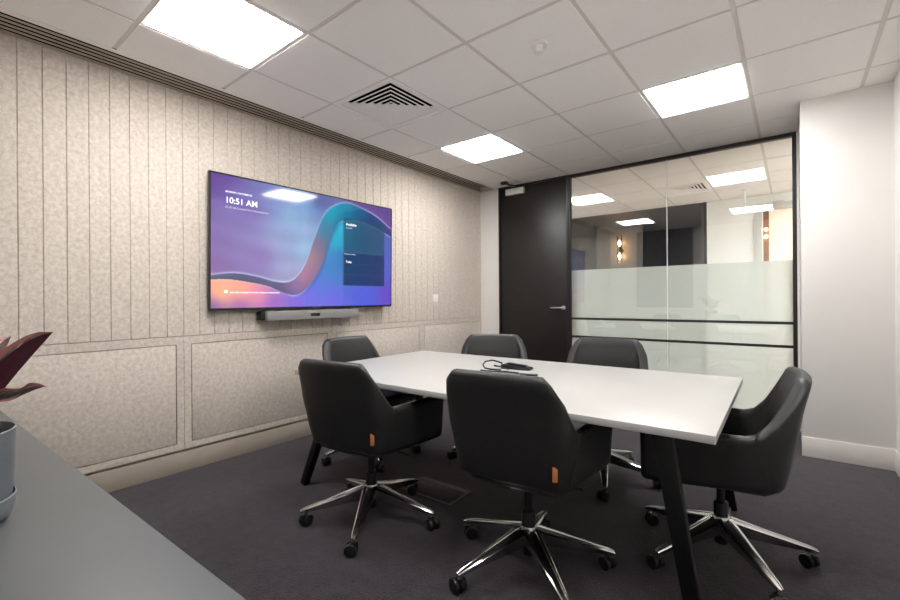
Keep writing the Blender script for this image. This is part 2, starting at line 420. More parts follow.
# linear slot grille along the felt wall
t = empty('slot_grille', (-3.125, (YN+YB)/2, H)); tag(t, 'long beige slotted air grille running along the top of the felt wall', 'air grille')
y0, y1 = YN+.002, YB-.035
edges = [(-3.27, -3.232)] + [(-3.212+.043*k, -3.212+.043*k+.023) for k in range(4)]
for (a, b_) in edges:
    inv(MB().box(a, b_, y0, y1, H-.003, H-.0006, .0005).build('slat', M['skirt']), t)
inv(MB().box(-3.040, -3.0, y0, y1, H-.003, H+.0, .0005).build('grille_edge', M['ceil']), t)
inv(MB().box(-3.27, -3.0, y0, y1, H+.06, H+.065).box(-3.004, -3.0, y0, y1, H+.003, H+.06).box(-3.2695, -3.266, y0, y1, H+.001, H+.06).build('slot_shade_backing', M['void'], smooth=False), t)  # black sheets keep the slots dark, shade put into the colour

# occupancy sensor
t = empty('ceiling_sensor', (-1.115, 2.235, H)); tag(t, 'small round white sensor on a tile near the ceiling middle', 'ceiling sensor')
MB().lathe([(0, 0), (.052, 0), (.052, -.006), (.046, -.012), (.0, -.013)]).build('sensor_base', M['switch'], t)
MB().lathe([(0, -.012), (.027, -.012), (.026, -.044), (.022, -.050), (0, -.051)]).build('sensor_eye', M['switch'], t)

# ---- black door
dr = struct(empty('door_1', (-2.51, YB-.05, 0)), 'full height black door')
f = MB(); f.box(-2.977, -2.955, YB-.06, YB+.05, 0, H).box(-2.062, -2.035, YB-.06, YB+.05, 0, H).box(-2.955, -2.062, YB-.06, YB+.05, H-.022, H)
inv(f.build('door_frame', M['black_frame'], smooth=False), dr)
leaf = inv(MB().box(-2.952, -2.066, YB-.045, YB, .006, H-.026, .002).build('door_leaf', M['door']), dr)
h = MB(); yy = YB-.045
h.cyl((-2.105, yy, 1.05), (-2.105, yy-.01, 1.05), .026, bev=.002); h.cyl((-2.105, yy-.01, 1.05), (-2.105, yy-.05, 1.05), .009)
h.tube([(-2.105, yy-.05, 1.05), (-2.13, yy-.054, 1.05), (-2.245, yy-.054, 1.05)], .0095, 12)
h.build('door_handle', M['steel'], dr, origin=(-2.105, yy, 1.05)); bpy.data.objects['door_handle'].location -= Vector(dr.location)
c = MB(); c.box(-2.855, -2.60, yy-.045, yy, 2.465, 2.540, .004)
cl = c.build('door_closer', mat('satin steel cover', (.8, .78, .74), .5, metal=.6), dr, origin=(0, 0, 0)); cl.location -= Vector(dr.location)
c = MB(); c.bar((-2.70, yy-.03, 2.553), (-2.74, yy-.20, 2.560), .03, .014).box(-2.80, -2.72, yy-.25, yy-.19, 2.555, 2.585, .003).cyl((-2.70, yy-.03, 2.53), (-2.70, yy-.03, 2.56), .012)
ca = c.build('closer_arm', M['plastic'], dr); ca.location -= Vector(dr.location)

# ---- glass partition
gp = struct(empty('window_2', (-1.0, YB-.03, 0)), 'glazed partition with black frame and frosted lower part')
ya, yb = YB-.05, YB+.0
f = MB(); f.box(-2.035, -2.018, ya, yb, 0, H); f.box(-.002, .028, ya, yb, 0, H); f.box(-2.018, -.002, ya, yb, H-.034, H); f.box(-2.018, -.002, ya, yb, 0, .03)
inv(f.build('partition_frame', M['black_frame'], smooth=False), gp)
for z in (.929, .723):
    inv(MB().box(-2.018, -.002, ya+.003, ya+.018, z-.0125, z+.0125, .001).build('glazing_bar', M['black_frame']), gp)
inv(MB().box(-2.018, -1.0045, YB-.028, YB-.016, .03, H-.034).build('glass_pane', M['glass'], smooth=False), gp)
inv(MB().box(-.9985, -.002, YB-.028, YB-.016, .03, H-.034).build('glass_pane', M['glass'], smooth=False), gp)
jm = mat('silicone joint with painted glare', (.85, .87, .85), .2)  # whitened colour paints the glare along the clear joint
inv(MB().box(-1.0045, -.9985, YB-.029, YB-.015, .03, H-.034).build('glass_joint', jm, smooth=False), gp)
inv(MB().box(-2.018, -1.0045, YB-.0155, YB-.0145, .03, 1.482).build('frosted_film', M['film'], smooth=False), gp)
inv(MB().box(-.9985, -.002, YB-.0155, YB-.0145, .03, 1.482).build('frosted_film', M['film'], smooth=False), gp)
struct(MB().box(.028, .045, YB-.05, YB+.05, 0, H).build('trim_1', M['paint'], smooth=False), 'white packing strip beside the glass frame')

# ------------------------------------------------------------------ beyond the glass
Y1 = 7.5
struct(MB().box(-6, 3, YB+.05, 11, -.1, 0).build('floor_corridor', M['vinyl'], smooth=False), 'pinkish plank floor of the corridor')
tiles(-6, 3, YB+.05, Y1, ADDED_CLIGHTS+[VENT2], 'ceiling_corridor', 'tiled ceiling of the corridor')
for k, p in enumerate(ADDED_CLIGHTS):
    panel_light(*p, ['added unseen corridor light panel beyond the white pier', 'added unseen corridor light panel behind the black door', 'added unseen corridor light panel deeper behind the white pier',
                     'added unseen corridor light panel far behind the felt wall'][k], 'led_corr', 'added unseen corridor lights')
vent(*VENT2, 'square louvred air vent in the corridor ceiling seen through the glass')
c = MB(); c.box(-6.15, -6, YB+.05, 11, 0, 3).box(3, 3.15, YB+.05, 11, 0, 3)
struct(c.build('wall_corridor_ends', M['corr_wall'], smooth=False), 'end walls of the corridor')
c = MB(); c.box(-6, XW-.22, YB-.1, YB+.05, 0, 3).box(XR+.6, 3, YB-.1, YB+.05, 0, 3)
struct(c.build('wall_corridor_near', M['corr_wall'], smooth=False), 'corridor side of the meeting room wall')
c = MB(); c.box(-1.01, -.42, Y1, Y1+.12, 0, 3); c.box(1.3, 3, Y1, Y1+.12, 0, 3); c.box(-.42, 1.3, Y1, Y1+.12, 2.46, 3)
struct(c.build('wall_corridor_far', M['corr_wall'], smooth=False), 'white corridor wall seen through the glass')
f = MB(); f.box(-.42, -.34, Y1-.02, Y1+.14, 0, 2.46); f.box(-.34, 1.3, Y1-.02, Y1+.14, 2.38, 2.46); f.box(1.2, 1.3, Y1-.02, Y1+.14, 0, 2.38)
struct(f.build('trim_2', M['greytrim'], smooth=False), 'grey door lining around the warmly lit opening')
f = MB(); f.box(-.42, 3, 8.9, 9.0, 0, 3).box(-.52, -.42, Y1+.12, 9.0, 0, 3)
struct(f.build('wall_lobby', M['cream'], smooth=False), 'warm cream wall of the lit lobby')
struct(MB().box(-.52, 3, Y1+.12, 9.0, 2.7, 2.8).build('ceiling_lobby', M['corr_wall'], smooth=False), 'lobby ceiling')
t = empty('timber_post', (-.30, 7.70, 0)); tag(t, 'narrow brown timber post with two small lit dots beyond the corridor', 'post')
MB().box(-.033, .033, -.033, .033, 0, 2.44, .003).build('post', M['walnut'], t)
for z in (2.12, 2.02): MB().cyl((0, -.033, z), (0, -.045, z), .02, n=16).build('spot_lamp', M['led_warm'], t)
t = empty('lobby_lamp', (.25, 8.3, 2.7)); tag(t, 'warm strip lamp on the lobby ceiling beyond the corridor opening', 'lamp')
MB().box(-.5, .5, -.12, .12, -.04, 0, .004).build('lamp_case', M['greytrim'], t)
MB().box(-.48, .48, -.1, .1, -.05, -.041).build('lamp_diffuser', emitter('lit lobby diffuser', (1, .86, .72), 7.0), t, smooth=False)
# dark lounge across the corridor
c = MB(); c.box(-6, -1.01, 10.2, 10.3, 0, 3).box(-1.1, -1.01, Y1+.12, 10.2, 0, 3)
struct(c.build('wall_lounge', M['dark_wall'], smooth=False), 'dark walls of the unlit lounge')
struct(MB().box(-6, -1.1, Y1, 10.2, 2.62, 2.75).build('ceiling_lounge', M['dark_ceil'], smooth=False), 'dark lounge ceiling')
struct(MB().box(-6, -1.1, Y1+.02, 10.2, .0, .02).build('floor_lounge', M['carpet'], smooth=False), 'dark lounge carpet')
f = MB(); f.box(-6, -1.01, Y1-.0, Y1+.06, 2.586, 2.63); f.box(-1.05, -1.01, Y1, Y1+.06, 0, 2.59)
struct(f.build('trim_3', M['black_frame'], smooth=False), 'dark frame around the lounge opening')
# sconce on a stub of dark wall
struct(MB().box(-3.2, -2.3, 9.0, 9.1, 0.02, 2.62).build('wall_lounge_stub', M['dark_wall'], smooth=False), 'stub of dark lounge wall that carries the lamp')
t = empty('wall_sconce', (-2.71, 9.0, 2.12)); tag(t, 'glowing twin tube wall lamp on the dark lounge wall', 'wall lamp')
MB().cyl((0, 0, 0), (0, -.03, 0), .05, bev=.004).cyl((0, -.03, 0), (0, -.09, 0), .012).cyl((0, -.1, -.05), (0, -.1, .05), .045, bev=.006).build('sconce_mount', M['brass'], t)
for s in (1, -1):
    MB().cyl((0, -.1, s*.05), (0, -.1, s*.27), .05, n=28).build('glass_tube', M['glass'], t)
    MB().tube([(0, -.1, s*.08), (0, -.1, s*.11), (0, -.1, s*.14), (0, -.1, s*.18)], lambda q: .006+.018*math.sin(PI*q), 10).build('lit_filament', emitter('lit filament', (1, .55, .24), 45), t)
# hanging white rod and small bar in the corridor
t = empty('corridor_door_closer', (-.15, Y1-.02, 2.44)); tag(t, 'small grey box over the corridor opening, by the warm light', 'door closer')
MB().box(-.06, .06, -.06, 0, -.05, .03, .004).build('closer_body', M['greytrim'], t)
t = empty('hanging_rod', (-.50, 6.95, H)); tag(t, 'thin white rod hanging from the corridor ceiling beyond the glass', 'rod')
MB().cyl((0, 0, 0), (0, 0, -.015), .035, bev=.003).cyl((0, 0, -.015), (0, 0, -.20), .014, n=16).build('rod', M['switch'], t)
t.rotation_euler = (0, 0, 0)

# ------------------------------------------------------------------ television
TY0, TY1, TZ0, TZ1, TX = 1.3535, 3.085, 1.094, 2.075, -3.195
tv = empty('television', (XW, (TY0+TY1)/2, TZ0)); tag(tv, 'large black framed screen showing a purple and teal wave on the felt wall', 'television')
a = MB(); b_ = .011
a.box(TX-.03, TX-.004, TY0, TY1, TZ0, TZ1, .002)
a.box(TX-.004, TX, TY0, TY0+b_, TZ0, TZ1).box(TX-.004, TX, TY1-b_, TY1, TZ0, TZ1).box(TX-.004, TX, TY0+b_, TY1-b_, TZ0, TZ0+.016).box(TX-.004, TX, TY0+b_, TY1-b_, TZ1-b_, TZ1)
inv(a.build('tv_case', M['tvblack']), tv)
inv(MB().box(XW+.008, TX-.03, 1.9, 2.54, 1.3, 1.9, .01).build('wall_mount', M['tvblack']), tv)
inv(MB().box(TX, TX+.001, 2.18, 2.26, TZ0+.006, TZ0+.011).build('maker_badge', M['greymetal'], smooth=False), tv)
UP = [(0, .245), (.096, .267), (.194, .246), (.302, .207), (.373, .233), (.435, .369), (.483, .594), (.533, .803), (.584, .905), (.674, .975), (.768, .957), (.89, .894), (1, .79)]
LO = [(0, .214), (.072, .218), (.156, .201), (.247, .171), (.329, .115), (.395, .104), (.465, .202), (.531, .379), (.574, .585), (.61, .733), (.655, .802), (.768, .822), (.89, .781), (1, .712)]
def spl(P, u):
    n = len(P)
    for i in range(n-1):
        if u <= P[i+1][0] or i == n-2:
            x0, y0 = P[i]; x1, y1 = P[i+1]
            m0 = (P[i+1][1]-P[max(i-1, 0)][1])/(P[i+1][0]-P[max(i-1, 0)][0]); m1 = (P[min(i+2, n-1)][1]-P[i][1])/(P[min(i+2, n-1)][0]-P[i][0])
            h = x1-x0; t = (u-x0)/h
            return (2*t**3-3*t*t+1)*y0 + (t**3-2*t*t+t)*h*m0 + (-2*t**3+3*t*t)*y1 + (t**3-t*t)*h*m1
def mixc(a, b, t):
    t = max(0, min(1, t)); return tuple(a[k]*(1-t)+b[k]*t for k in range(3))
def sstep(a, b, x):
    t = max(0, min(1, (x-a)/(b-a))); return t*t*(3-2*t)
def grid_col(u, v, table):
    """inverse-distance blend of colour spots"""
    sw = 0; c = [0, 0, 0]
    for (a, b, s, col) in table:
        w = s/(((u-a)*1.6)**2 + (v-b)**2 + .004)**1.3; sw += w
        for k in range(3): c[k] += w*col[k]
    return tuple(k/sw for k in c)
BG_UP = [(0, 1, 1, (84, 52, 128)), (.02, .5, 1, (112, 90, 150)), (.0, .3, .6, (120, 84, 140)), (.15, .75, 1, (110, 92, 156)), (.2, .4, 1, (118, 96, 156)), (.32, .55, 1.2, (128, 138, 178)),
         (.36, .75, 1, (124, 158, 190)), (.42, .9, .8, (100, 140, 184)), (.3, .95, .7, (92, 100, 160)), (.34, .3, .8, (140, 140, 176)), (.42, .5, .8, (120, 160, 190)), (.5, .97, .5, (70, 74, 130)), (.75, .99, .5, (84, 60, 120)), (1, .95, .8, (92, 66, 128))]
BG_LO = [(0, 0, 1, (96, 66, 150)), (.05, .13, 1.2, (240, 168, 120)), (.13, .14, 1, (232, 150, 118)), (.0, .18, .7, (236, 150, 110)), (.2, .1, .8, (206, 120, 150)), (.28, .03, 1, (130, 84, 172)), (.12, .01, .8, (124, 78, 158)),
         (.45, .08, 1, (92, 92, 196)), (.5, .2, .8, (70, 100, 190)), (.58, .35, 1, (50, 110, 170)), (.62, .62, 1.3, (20, 150, 176)), (.64, .76, .7, (40, 176, 196)), (.66, .45, 1, (40, 100, 160)), (.8, .1, 1, (74, 84, 190)), (.97, .1, 1, (90, 66, 170)),
         (.97, .5, 1, (78, 84, 168)), (.8, .6, .8, (44, 90, 130)), (.9, .72, .7, (90, 84, 150)), (.4, .02, .7, (110, 80, 190)), (.6, .03, .7, (96, 86, 200))]
RIB = [(0, .23, 1, (70, 78, 108)), (.15, .23, 1, (64, 66, 100)), (.3, .17, 1, (74, 66, 104)), (.38, .16, 1, (120, 92, 140)), (.43, .27, 1, (150, 100, 128)), (.46, .42, 1, (146, 104, 122)), (.5, .55, 1, (106, 90, 116)), (.54, .68, 1, (50, 110, 140)),
       (.6, .85, 1.2, (14, 140, 164)), (.68, .9, 1.2, (16, 120, 150)), (.76, .9, 1, (30, 80, 120)), (.85, .87, 1, (44, 56, 110)), (1, .75, 1, (70, 58, 118))]
def pic(u, v):
    up, lo = spl(UP, u), spl(LO, u)
    if v > up:
        c = grid_col(u, v, BG_UP)
        band = .5+.5*math.sin(38*v+9*u+2*math.sin(7*u)); c = mixc(c, tuple(k*.92 for k in c), band*.6)
        rim = math.exp(-((v-up)/.012)**2)*(.55 if u < .45 or u > .8 else .45); c = mixc(c, (196, 210, 232), rim)
    elif v > lo:
        c = grid_col(u, v, RIB); q = (v-lo)/(up-lo+1e-6)
        slope = .5 if .38 < u < .6 else 1
        c = mixc(c, (40, 46, 84), (1-q)**2*.35*slope)
        c = mixc(c, (180, 190, 220), math.exp(-((q-1)/.05)**2)*.3)
    else:
        c = grid_col(u, v, BG_LO)
        rim = math.exp(-((v-lo)/.009)**2)*(.6 if u > .35 else .25); c = mixc(c, (170, 205, 235), rim)
        # soft shade of the ribbon across the blue
        c = mixc(c, (30, 60, 120), .55*math.exp(-((lo-v)/.05)**2)*sstep(.4, .5, u)*(1-sstep(.6, .7, u)))
    if .655 < u < .948 and .191 < v < .828:     # the dark card
        c = mixc(c, (34, 66, 88), .72) if v > .509 else mixc(c, (24, 42, 74), .78)
        if u < .663: c = mixc(c, (150, 190, 210), .25)
        if abs(v-.509) < .004 or (v < .5 and abs((v-.191) % .105) < .003): c = mixc(c, (90, 120, 150), .25)
    return c
nx, ny = 420, 236
verts = []; cols = []
sy0, sy1, sz0, sz1 = TY0+b_, TY1-b_, TZ0+.016, TZ1-b_
for j in range(ny+1):
    for i in range(nx+1):
        u, v = i/nx, j/ny; verts.append((TX-.0015, sy0+(sy1-sy0)*u, sz0+(sz1-sz0)*v)); cols.append(srgb(*pic(u, v)))
faces = [(j*(nx+1)+i, j*(nx+1)+i+1, (j+1)*(nx+1)+i+1, (j+1)*(nx+1)+i) for j in range(ny) for i in range(nx)]
me = bpy.data.meshes.new('screen'); me.from_pydata(verts, [], faces)
ca_ = me.color_attributes.new('pic', 'FLOAT_COLOR', 'POINT')
ca_.data.foreach_set('color', [k for c in cols for k in (c[0], c[1], c[2], 1.0)])
so = bpy.data.objects.new('screen', me); COL.objects.link(so); me.materials.append(M['screen']); inv(so, tv)
def text(s, y, z, size, m, name, parent, bold=0, x=TX+.0005):
    cu = bpy.data.curves.new(name, 'FONT'); cu.body = s; cu.size = size; cu.extrude = .0004; cu.offset = bold
    to = bpy.data.objects.new(name, cu); COL.objects.link(to)
    dg = bpy.context.evaluated_depsgraph_get(); dg.update()
    mm = bpy.data.meshes.new_from_object(to.evaluated_get(dg)); bpy.data.objects.remove(to)
    w = max(v.co.x for v in mm.vertices)
    o = bpy.data.objects.new(name, mm); COL.objects.link(o); mm.materials.clear(); mm.materials.append(m)
    o.rotation_euler = (PI/2, 0, PI/2); o.location = Vector((x, y, z)) - Vector(parent.location); o.parent = parent
    return w
W_, HH = sy1-sy0, sz1-sz0
text('MONDAY, OCTOBER 02', sy0+.058*W_, sz0+.873*HH, .0178, M['text'], 'date_text', tv, .0003)
text('10:51 AM', sy0+.056*W_, sz0+.795*HH, .061, M['text'], 'clock_text', tv, .0009)
text('ID: 07-08 Ground Floor Meeting Room', sy0+.056*W_, sz0+.755*HH, .0205, M['text_dim'], 'room_text', tv)
text('Join the meeting from this screen or share here', sy0+.078*W_, sz0+.113*HH, .0198, M['text'], 'hint_text', tv, .0002)
text('Available', sy0+.676*W_, sz0+.764*HH, .033, M['text'], 'status_text', tv, .0003)
text('Until 5 PM', sy0+.676*W_, sz0+.735*HH, .016, M['text_dim'], 'status_note_text', tv)
text('Upcoming meetings', sy0+.665*W_, sz0+.488*HH, .016, M['text_dim'], 'list_heading_text', tv)
text('Today', sy0+.676*W_, sz0+.41*HH, .026, M['text'], 'day_text', tv, .0003)
inv(MB().box(TX-.001, TX+.0008, sy0+.054*W_, sy0+.067*W_, sz0+.113*HH, sz0+.134*HH).build('hint_icon', M['text'], smooth=False), tv)

tv.rotation_euler = (0, R(1.15), R(-1.0))
# sound bar
sb = empty('soundbar', (XW, 2.17, 1.004)); tag(sb, 'grey video soundbar with a small central camera hung beneath the screen', 'soundbar')
inv(MB().box(-3.2, -3.15, 1.752, 2.635, 1.004, 1.08, .004).build('speaker_front', M['sbgrey']), sb)
inv(MB().box(XW, -3.19, 1.722, 2.622, 1.008, 1.076, .006).build('speaker_body', M['tvblack']), sb)
cm = inv(MB().box(-3.155, -3.147, 2.13, 2.22, 1.03, 1.055, .003).build('camera_window', M['tvblack']), sb)
MB().cyl((-3.147, 2.175, 1.043), (-3.1455, 2.175, 1.043), .008, n=20).build('camera_lens', mat('red tinted lens', (.10, .01, .02), .1), cm)
# wall switch
sw = empty('wall_switch', (XW, 3.875, 1.175)); tag(sw, 'white square wall switch on the felt panel near the door', 'switch')
MB().box(0, .009, -.043, .043, -.043, .043, .002).build('switch_plate', M['switch'], sw)
MB().box(.009, .013, -.018, .018, -.018, .018, .0015).build('rocker', M['switch'], sw)

# ------------------------------------------------------------------ table
TC = Vector((-1.352, 2.204, 0)); TR = R(1.05)
tb = empty('meeting_table', TC, TR); tag(tb, 'long white rectangular meeting table on black splayed legs', 'table')
hw, hd = 1.145, .623
mb = MB(); mb.box(-hw, hw, -hd, hd, .692, .72, .0015)
to = mb.build('tabletop', [M['tabletop'], M['edge']], tb)
for p in to.data.polygons:
    if abs(p.normal.z) < .5: p.material_index = 1
for sx in (-1, 1):
    for sy in (-1, 1):
        foot = (sx*(hw-.05), sy*(hd-.03), 0); top = (sx*(hw-(.165 if sx > 0 else .26)), sy*(hd-(.05 if sx > 0 else .14)), .69)
        MB().bar(foot, top, .048, .036, .064, .05, bev=.003).build('leg', M['blackmetal'], tb)
fr = MB()
for sy in (-1, 1): fr.box(-.95, 1.0, sy*.5-.02, sy*.5+.02, .666, .6915)
for sx in (-.9, .95): fr.box(sx-.03, sx+.03, -.5, .5, .667, .691)
fr.build('under_frame', M['blackmetal'], tb, smooth=False)
gm = MB().box(-.13, .17, -.05, .07, .7195, .7225, .001); g = gm.build('cable_flap', M['greymetal'], tb)
# things in the middle of the table
cb = MB(); pts = []
P0 = [(-1.36, 2.30), (-1.44, 2.27), (-1.50, 2.24)]
cb.tube([(-1.40, 2.275, .7275), (-1.46, 2.24, .732), (-1.49, 2.228, .738), (-1.503, 2.232, .757), (-1.496, 2.25, .775), (-1.472, 2.285, .780), (-1.452, 2.32, .77), (-1.445, 2.355, .757), (-1.462, 2.388, .743)], .0048, 10)
cb.tube([(-1.462, 2.378, .735), (-1.455, 2.34, .735), (-1.455, 2.29, .745), (-1.44, 2.26, .755), (-1.40, 2.28, .745), (-1.38, 2.33, .7255)], .004, 10)
cb.tube([(-1.5, 2.20, .7272), (-1.43, 2.21, .7272), (-1.34, 2.25, .7272), (-1.26, 2.24, .7272)], .004, 8)
tag(cb.build('cable', M['cable']), 'black cable standing up in a loop on the white table', 'cable')
rm = empty('tabletop_controller', (-1.355, 2.405, .7215), R(8)); tag(rm, 'flat black tabletop device at the end of the looped cable', 'controller')
MB().prism([(-.10, 0), (-.10, .022), (-.085, .028), (.075, .014), (.085, .008), (.085, 0)], 1, -.035, .035).build('device_body', M['plastic'], rm)
MB().box(-.07, .05, -.026, .026, .0, .001, mtx=Matrix.Translation((0, 0, .0265)) @ Matrix.Rotation(R(5), 4, 'Y')).build('device_glass', M['tvblack'], rm, smooth=False)
mp_ = MB().box(-.05, .05, -.02, .02, 0, .006, .002, mtx=Matrix.Translation((-1.19, 2.235, .7225)) @ Matrix.Rotation(R(20), 4, 'Z'))
tag(mp_.build('cable_adapter', M['plastic']), 'small dark adapter lying in front of the black tabletop device', 'adapter')

# floor box
fb = empty('floor_box', (-1.71, 2.02, 0), R(1)); tag(fb, 'dark metal floor outlet box with a steel edge in the carpet beneath the table', 'floor box')
a = MB(); a.box(-.19, .19, -.11, -.095, 0, .006).box(-.19, .19, .07, .11, 0, .006).box(-.19, -.175, -.095, .07, 0, .006).box(.175, .19, -.095, .07, 0, .006)
a.build('box_frame', mat('dull box frame', (.09, .088, .09), .45, metal=.4), fb, smooth=False)
MB().box(-.172, .172, -.092, .067, 0, .005, .001).build('box_lid', M['carpet'], fb)

# ------------------------------------------------------------------ chairs
def U(s, z, off=0.0):
    """plan point of the shell at |s|<=1 (arc around the U), local frame facing +y; off moves inwards"""
    def interp(tab):
        for (z0, a), (z1, b) in zip(tab, tab[1:]):
            if z <= z1:
                t = max(0, (z-z0)/(z1-z0)); t = t*t*(3-2*t)*.4+t*.6; return a*(1-t)+b*t
        return tab[-1][1]
    w = interp([(.38, .230), (.44, .247), (.54, .258), (.64, .270), (.76, .266), (.87, .246)]) - off
    wf = interp([(.38, .272), (.44, .280), (.64, .292), (.87, .292)]) - off
    rear = interp([(.38, -.195), (.44, -.220), (.55, -.240), (.70, -.265), (.87, -.30)]) + off
    r = interp([(.38, .075), (.64, .07), (.87, .05)]) - off*.5
    front = .265
    sg = 1 if s >= 0 else -1; a = abs(s); sA, sB = .34, .47
    L1 = w - r; fl = math.atan2(wf-w, front-rear-r)
    if a <= sA:
        x = L1*a/sA; y = rear - .020*(1-(a/sA)**2)
    else:
        th = min(1, (a-sA)/(sB-sA))*(PI/2-fl); x = L1 + r*math.sin(th); y = rear + r - r*math.cos(th)
        if a > sB:
            q = (a-sB)/(1-sB); x = x + (wf-x)*q; y = y + (front-y)*q
    return Vector((sg*x, y, z))
ZB = .395
def rim(a):
    if a < .34: return .868 - .004*(a/.34)**2
    t = sstep(.35, .55, a)
    return .864*(1-t) + .634*t
def zbot(a): return .402 - .012*sstep(.5, 1, a) + .02*(1-sstep(.2, .5, a))
TH = .052
def shell_mesh():
    b = bmesh.new()
    n = 46; ss = [-1 + 2*i/n for i in range(n+1)]
    # extra columns that round the front ends of the arms
    cols = []; Rr = TH/2
    for k in range(5): cols.append((-1, 'e', k/5))
    body = [(s, 'b', 0) for s in ss]
    ends0 = [(-1, 'e', PI/2*(1-k/4)) for k in range(4)]; ends1 = [(1, 'e', PI/2*(k+1)/4) for k in range(4)]
    rings = []
    for s, kind, th in ends0 + body + ends1:
        a = abs(s); e = 0; dy = 0
        if kind == 'e': e = Rr*(1-math.cos(th))*.999; dy = Rr*math.sin(th)
        zt, zb_ = rim(a)-e, zbot(a)+e
        th_i = TH - e
        ring = []
        # bottom inner, bottom round, outer wall, rim round, inner wall
        def P(off, z):
            # smooth: offset measured from plan at its own height
            q = U(s, z, off); q.y += dy if kind == 'e' else 0
            return b.verts.new(q)
        rb = min(.024, (TH/2-e)*.95+.0002)
        ring.append(P(th_i, zb_+.05))            # inner low (hidden below the cushion)
        ring.append(P(th_i, zb_+rb))
        for k in range(1, 6):
            t_ = PI*k/6; ring.append(P((e+th_i)/2 + math.cos(t_)*(th_i-e)/2, zb_+rb-math.sin(t_)*rb))
        m = 12
        for k in range(m+1): ring.append(P(e, zb_+rb + (zt-rb-zb_-rb)*k/m))
        for k in range(1, 6):
            t_ = PI*k/6; ring.append(P((e+th_i)/2 - math.cos(t_)*(th_i-e)/2, zt-rb+math.sin(t_)*rb))
        for k in range(m+1): ring.append(P(th_i, (zt-rb) + (zb_+.05-zt+rb)*k/m))
        b.verts.remove(ring.pop())
        rings.append(ring)
    for A, B in zip(rings, rings[1:]):
        N_ = len(A)
        for k in range(N_): b.faces.new((A[k], A[(k+1) % N_], B[(k+1) % N_], B[k]))
    b.faces.new(rings[0]); b.faces.new(rings[-1][::-1])
    bmesh.ops.recalc_face_normals(b, faces=b.faces[:])
    m = MB(); m.merge(b); return m
def caster_parts(parent_chair, tip, ang):
    c = MB()
    # socket + stem
    c.cyl((tip.x, tip.y, .052), (tip.x, tip.y, .080), .009, n=14)
    q = c.build('caster', M['chrome'], parent_chair, origin=(tip.x, tip.y, 0))
    ax = Vector((math.cos(ang), math.sin(ang), 0)); trail = Vector((-ax.y, ax.x, 0))*.018
    w = MB()
    for s in (-1, 1):
        w.cyl(trail + ax*(.006*s) + Vector((0, 0, .029)), trail + ax*(.027*s) + Vector((0, 0, .029)), .0285, n=24, bev=.004)
    w.build('wheel', M['plastic'], q)
    hd_ = MB()
    hd_.cyl(trail*.4 + Vector((0, 0, .034)) - ax*.006, trail*.4 + Vector((0, 0, .034)) + ax*.006, .024, n=20)
    hd_.box(-.012, .012, -.012, .012, .04, .062, .004)
    hd_.build('hood', M['plastic'], q)
